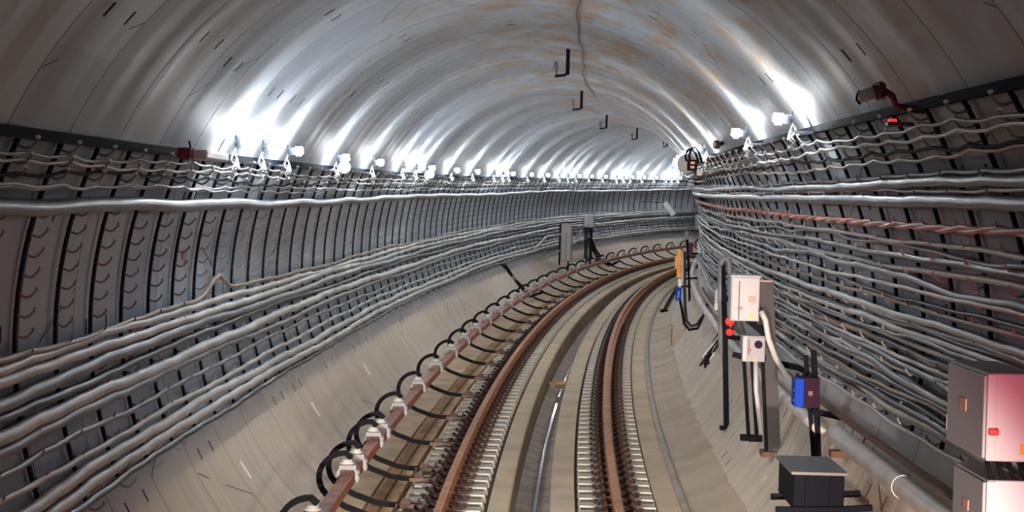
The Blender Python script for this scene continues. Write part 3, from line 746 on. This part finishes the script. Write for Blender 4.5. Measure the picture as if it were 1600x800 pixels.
# pipes along the inner wall foot
def pipe(s0, s1, deg, off, r, label, collars):
    t = root('water_pipe', s0, *wuh(deg, off), label, 'pipe'); inv = (Matrix.Translation(t.location) @ Matrix.Rotation(-heading(s0), 4, 'Z')).inverted()
    mb = MB(); mb.tube([inv @ wp(s0+(s1-s0)*k/60, deg, off) for k in range(61)], r, 16); mb.build('pipe', 'pipe_white', t, smooth=True)
    for c in collars:
        mb = MB(); mb.tube([inv @ wp(c-.03, deg, off), inv @ wp(c+.03, deg, off)], r+.004, 16); mb.build('collar', 'pipe_white', t, smooth=False)
    return t
pipe(5, 16.1, 341.6, .16, .072, 'thick white pipe along the wall foot, cut by the lower edge of the view', [7.5, 10.4, 13.2])
pipe(17.2, 60, 340.2, .12, .055, 'long white pipe running along the wall foot behind the posts', [21, 25, 29, 33, 38, 44, 50])
mb = MB(); pts = []
for k in range(60): pts.append(wp(6+k*.55, 344.2, .10))
mb.ribbon(pts, .045, .03, V((0, 0, 1))); tag(mb.build('angle_iron', 'rust_bar'), 'rusty angle iron running along the wall just above the white pipe', 'angle iron')
t = xroot('pipe_saddle', 16.2, 2.5, .85, 'short brown wooden wedge under the end of the thick white pipe', 'wedge')
xbox(t, 'wedge', 'rust_bar', 2.30, 2.46, .79, .84, -.1, .05)

# signal post in the bend
t = xroot('signal_post', 36, 2.05, .75, 'signal post with an orange plate on top and a blue sign below', 'signal')
xbox(t, 'orange_plate', 'orange', 1.91, 1.985, 1.35, 1.83, -.05, 0, .006); xbox(t, 'white_plate', 'paint_white', 1.985, 2.03, 1.22, 1.81, -.02, .03, .004)
xbox(t, 'pink_edge', 'salmon', 1.875, 1.925, 1.50, 1.72, -.01, .02, .004); xbox(t, 'white_lamp', 'insulator', 1.935, 2.0, 1.2, 1.33, -.1, -.02, .015)
xbox(t, 'blue_sign', 'blue', 1.90, 2.0, .96, 1.18, -.06, -.045, .003)
U, H = t['ou'], t['oh']
mb = MB(); mb.ribbon([V((1.935-U, -.064, 1.02-H)), V((1.96-U, -.064, 1.07-H)), V((1.945-U, -.064, 1.12-H))], .0, .012, V((0, 1, 0)));
mb = MB(); mb.tube([V((1.93-U, -.066, 1.0-H)), V((1.945-U, -.066, 1.03-H)), V((1.965-U, -.066, 1.05-H)), V((1.945-U, -.066, 1.075-H)), V((1.965-U, -.066, 1.12-H))], .007, 5); mb.build('sign_mark', 'wire_white', t)
xtube(t, 'post', 'steel_grey', [(2.03, 0, 1.8), (2.05, 0, 1.2), (2.07, 0, .85), (2.10, 0, .62), (2.18, 0, .53), (2.28, 0, .56), (2.38, .1, .70), (2.45, .2, .9)], .026, 8)
xtube(t, 'hose', 'wire_black', [(1.98, -.05, .96), (2.02, -.05, .80), (2.06, -.05, .58), (2.15, -.05, .47), (2.30, -.03, .50), (2.40, .1, .66)], .024, 8)
mb = MB(); mb.tube([pt(51.6, 1.69, -.13), pt(53.5, 1.70, -.11), pt(57, 1.71, -.09), pt(61, 1.70, -.05)], .045, 8); mb.box(pt(51.6, 1.69, -.14), (.16, .5, .07))
tag(mb.build('steel_bar', 'steel_black'), 'black steel bar lying on the ledge just before the signal post', 'bar')
t = root('concrete_plinth', 39.0, 2.03, -.12, 'small concrete plinth at the wall foot under the hose loop', 'plinth')
mb = MB(); mb.box((.0, .9, .14), (.26, 1.9, .52), taper=.86); mb.build('block', 'channel_bed', t, bevel=.01); mb = MB(); mb.box((.0, .9, .41), (.18, 1.5, .03)); mb.build('top_plate', 'ledge_wet', t)
t = xroot('far_post', 45, 2.25, .5, 'black post with two dark red plates and horizontal arms in the bend', 'post')
xbar(t, 'upright', 'steel_black', [(2.31, 0, .30), (2.26, 0, 1.2), (2.20, 0, 1.97)], .05, .05)
xbox(t, 'red_plate', 'maroon', 2.25, 2.34, 1.45, 1.72, -.06, -.03, .004); xbox(t, 'red_plate', 'maroon', 2.10, 2.17, .98, 1.24, -.06, -.03, .004); xbox(t, 'cap', 'paint_grey', 2.16, 2.24, 1.78, 1.96, -.08, -.02, .006)
for hh in (1.50, .97, .80): xbar(t, 'arm', 'steel_black', [(2.12 if hh < 1.2 else 2.28, 0, hh-.02), (wall_u(hh)-.04, 0, hh)], .04, .04)

# hanging dish with straps, detector, fixtures near the crown shoulder
t = xroot('hanging_dish', 27.0, 1.80, 3.2, 'round pale dish with black straps and an orange-marked box, hung by the lamp row', 'fixture')
U, H = t['ou'], t['oh']
mb = MB(); mb.tube([V((1.74-U, .06, 3.17-H)), V((1.735-U, .03, 3.17-H)), V((1.73-U, -.0, 3.17-H)), V((1.725-U, -.03, 3.17-H))], [.05, .11, .125, .12], 22); mb.build('dish', 'paint_grey', t, smooth=True)
xbox(t, 'battery_box', 'steel_black', 1.735, 1.86, 3.08, 3.22, -.12, -.035, .008); xbox(t, 'orange_mark', 'orange', 1.775, 1.83, 3.165, 3.195, -.126, -.119, 0); xbox(t, 'red_mark', 'salmon', 1.775, 1.825, 3.11, 3.14, -.126, -.119, 0)
for k, (a, b) in enumerate(((0, 0), (.045, .02))):
    xtube(t, 'strap', 'wire_black', [(1.725+a, -.07, 3.20), (1.71+a, -.08, 3.27), (1.735+a, -.08, 3.34+b), (1.79+a, -.08, 3.36+b), (1.84+a, -.07, 3.30), (1.88+a, -.05, 3.18)], .016, 6)
xtube(t, 'hanger', 'steel_grey', [(1.80, .02, 3.1), (1.9, .05, 3.0), (2.1, .1, 3.05), (wall_u(3.1, .03), .12, 3.1)], .02, 6)
xbox(t, 'junction', 'paint_white', 1.86, 1.93, 3.02, 3.1, -.06, .02, .008)
t = xroot('smoke_detector', 26.0, 2.10, 3.42, 'small dark round fitting on the lining between two bulbs', 'fitting')
U, H = t['ou'], t['oh']
mb = MB(); mb.tube([V((2.05-U, -.03, 3.40-H)), V((2.05-U, .03, 3.40-H)), V((2.05-U, .06, 3.40-H))], [.05, .055, .04], 14); mb.build('head', 'steel_grey', t, smooth=True)
xtube(t, 'bracket', 'steel_black', [(2.05, .03, 3.40), (2.13, .03, 3.42), (wall_u(3.43, .0), .03, 3.43)], .025, 8); xbox(t, 'lens', 'paint_grey', 2.0, 2.035, 3.37, 3.43, -.05, -.03, .006)
t = xroot('emergency_light', 12.2, 1.92, 3.36, 'white tube light with a dark red end cap high on the lining over the racks', 'lamp')
U, H = t['ou'], t['oh']
mb = MB(); mb.tube([V((1.835-U, 0, 3.345-H)), V((1.84-U, 0, 3.346-H)), V((1.92-U, 0, 3.375-H)), V((1.925-U, 0, 3.377-H))], [.022, .036, .036, .03], 12); mb.build('tube', 'paint_white', t, smooth=True)
mb = MB(); mb.tube([V((1.92-U, 0, 3.375-H)), V((1.97-U, 0, 3.39-H)), V((1.985-U, 0, 3.39-H))], [.05, .055, .04], 10); mb.build('end_cap', 'maroon', t, smooth=True)
mb = MB(); mb.tube([V((1.84-U, .0, 3.385-H)), V((1.825-U, 0, 3.36-H)), V((1.822-U, 0, 3.33-H)), V((1.845-U, 0, 3.305-H))], .008, 6); mb.build('guard', 'steel_black', t, smooth=True)
xtube(t, 'bracket', 'maroon', [(1.975, 0, 3.39), (2.03, .02, 3.36), (2.06, .04, 3.3), (wall_u(3.28, .0), .04, 3.28)], .022, 8)
for a, b in ((1.925, 3.42), (1.97, 3.335)): xbox(t, 'clip', 'paint_white', a-.02, a+.02, b-.005, b+.005, -.055, -.04, .002)
t = xroot('red_marker', 12.2, 2.10, 3.2, 'small bright red marker on the angle iron below the tube light', 'marker')
xbox(t, 'lens', 'red_glow', 2.01, 2.055, 3.205, 3.225, -.03, .03, .006); xbox(t, 'base', 'maroon', 2.0, wall_u(3.2)-.0, 3.185, 3.208, -.04, .06, .004)
t = xroot('sodium_lamp', 16.0, -2.55, 2.95, 'unlit white box light with a dark red end above the racks before the first bulb', 'lamp')
mb = MB(); mb.box((.02, .3, .02), (.13, 1.1, .075)); mb.build('housing', 'insulator', t, bevel=.02)
mb = MB(); mb.box((-.07, -.30, .025), (.10, .16, .085)); mb.build('end_cap', 'maroon', t, bevel=.012)
mb = MB(); mb.tube([(-.03, -.3, .05), (-.045, -.3, .12)], .008, 6); mb.tube([(-.1, 0, -.01), (-.2, 0, .02)], .015, 6); mb.build('bracket', 'steel_black', t)

# far equipment under the lamps of the outer wall
def far_cab(s, u0, u1, h0, h1, posts, label):
    t = xroot('standing_cabinet', s, (u0+u1)/2, -.1, label, 'cabinet')
    xbox(t, 'body', 'paint_grey', u0, u1, h0, h1, 0, .35, .012); xbox(t, 'door', 'paint_white', u0+.03, u1-.02, h0+.05, h1-.04, -.015, .004, .006); xbox(t, 'seam', 'seal_dark', (u0+u1)/2-.008, (u0+u1)/2+.008, h0+.05, h1-.3, -.02, -.014, 0)
    for u in posts: xbar(t, 'leg', 'steel_black', [(u, .1, ZC-math.sqrt(RT**2-(u-XC)**2)+.01), (u, .1, h0+.1 if u > u0 else h1)], .06, .05)
    return t
t = far_cab(68, -2.50, -2.16, .34, 1.57, (-2.54, -2.25), 'tall grey cabinet on black legs against the cable bundle in the bend')
t = far_cab(74, -2.58, -2.24, 1.32, 1.74, (-2.53, -2.46, -2.36, -2.30), 'short white cabinet on four black legs beyond the tall grey one')
for k, (s, pts) in enumerate(((66.0, [(-2.85, -4.5, .62), (-2.75, -3.0, .75), (-2.6, -.8, 1.2), (-2.45, 1.6, 1.25)]), (66.0, [(-2.85, -4.6, .45), (-2.78, -2.5, .5), (-2.6, 0, .6), (-2.5, 1.8, .72)]), (70.0, [(-2.35, -1.4, .8), (-2.6, .5, .75), (-2.5, 2.6, .95), (-2.55, 3.4, 1.3)]))):
    q = xroot('cable', s, -2.8, .6, ['pale hose rising from the bundle to the tall grey cabinet', 'pale hose running low into the foot of the tall grey cabinet', 'pale hose looping from the tall grey cabinet to the short white one'][k], 'cable')
    xtube(q, 'hose', 'cable_pale', pts, .03, 8)
for k in range(3):
    q = xroot('cable', 56.0+k*.25, -2.9, .8, 'thick black cable dropping from the racks to the contact rail', 'cable', 'black cables dropping to the contact rail')
    xtube(q, 'hose', 'wire_black', [(-2.85, -.6+.1*k, .82), (-2.75, .3, .62), (-2.62, 1.0, .3), (-2.35, 1.2, .0), (-2.1, 1.0, -.18), (-1.75, .6, -.05)], .035, 8)
    q = xroot('cable', 75.6+k*.35, -2.7, .8, 'thick black cable dropping beside the short white cabinet', 'cable', 'black cables beside the short white cabinet')
    xtube(q, 'hose', 'wire_black', [(-2.6, -.4, .9), (-2.5, 0, .5), (-2.35, .5+.2*k, .1), (-2.0, .8+.2*k, -.1), (-1.75, .8, .05)], .03, 8)
t = xroot('wall_panel', 88, -2.0, 1.6, 'narrow white panel leaning against the racks at the far bend', 'panel')
U, H = t['ou'], t['oh']; mb = MB(); mb.ribbon([V((-1.98-U, 0, 2.10-H)), V((-1.58-U, 0, 1.58-H))], .08, .20, V((0, 1, 0))); o = mb.build('sheet', 'wire_white', t)
mb = MB(); mb.tube([V((-1.98-U, .1, 2.08-H)), V((-2.5-U, .1, 2.1-H)), V((wall_ul(2.1)-U+.02, .1, 2.1-H))], .02, 6); mb.build('stay', 'steel_grey', t)
t = xroot('gantry_box', 96.2, -2.2, .3, 'pale grey box standing where the bend closes the view', 'box')
xbox(t, 'body', 'paint_grey', -2.65, -2.3, .8, 1.5, 0, .4, .01); xbox(t, 'leg', 'steel_black', -2.45, -2.35, .06, .85, .1, .2, .004)

# white marker strips on the lower outer wall
for i, s in enumerate((13.5, 18.8, 23.96, 29.32, 34.46, 40.08, 45.46, 50.78, 56.2, 61.6)):
    mb = MB(); P = []
    n = 3
    for k in range(n):
        d0, d1 = 212.3+3.6*k/n, 212.3+3.6*(k+1)/n; a, b = s-.12, s+.02
        c = [wp(a, d0, .012), wp(b, d0, .012), wp(b, d1, .012), wp(a, d1, .012)]; c2 = [wp(a, d0, .001), wp(b, d0, .001), wp(b, d1, .001), wp(a, d1, .001)]
        nb = len(mb.v); mb.v += c+c2
        for f in ((0, 1, 2, 3), (7, 6, 5, 4), (0, 4, 5, 1), (1, 5, 6, 2), (2, 6, 7, 3), (3, 7, 4, 0)): mb.face([nb+x for x in f])
    tag(mb.build('marker_strip', 'wire_white'), 'white marker strip stuck low on the wall beside the contact rail', 'marker strip', 'white marker strips low on the outer wall')
# faded red paint marks
for (s, d, w_, h_) in ((17.9, 173.6, .42, 2.6), (26.5, 174.5, .3, 2.2), (33.0, 174.0, .35, 2.0), (49.5, 176, .3, 1.8), (30.5, 176.5, .25, 1.5)):
    mb = MB(); rg = random.Random(int(s*10)); n = 5
    for k in range(n):
        a = s+rg.uniform(-w_, w_)*.4; b = a+rg.uniform(.06, .16); d0 = d+rg.uniform(-h_, h_)*.5; d1 = d0+rg.uniform(.6, 1.6)
        mb.quad(wp(a, d0, .003+k*.0006), wp(b, d0+.2, .003+k*.0006), wp(b+.03, d1, .003+k*.0006), wp(a+.02, d1-.2, .003+k*.0006))
    tag(mb.build('paint_mark', 'graffiti'), 'faded red paint mark on the lining between the rack strips', 'paint mark', 'faded red paint marks')

t = root('loose_board', 35.4, -.03, -.50, 'short loose board wedged across the drain channel', 'board')
mb = MB(); mb.box((0, 0, .05), (.34, .32, .03), (V((1, .15, .05)).normalized(), V((-.15, 1, 0)).normalized(), V((-.05, 0, 1)).normalized())); mb.build('board', 'plank', t)
mb = MB(); mb.box((.05, -.05, .0), (.20, .08, .08)); mb.build('cleat', 'channel', t)
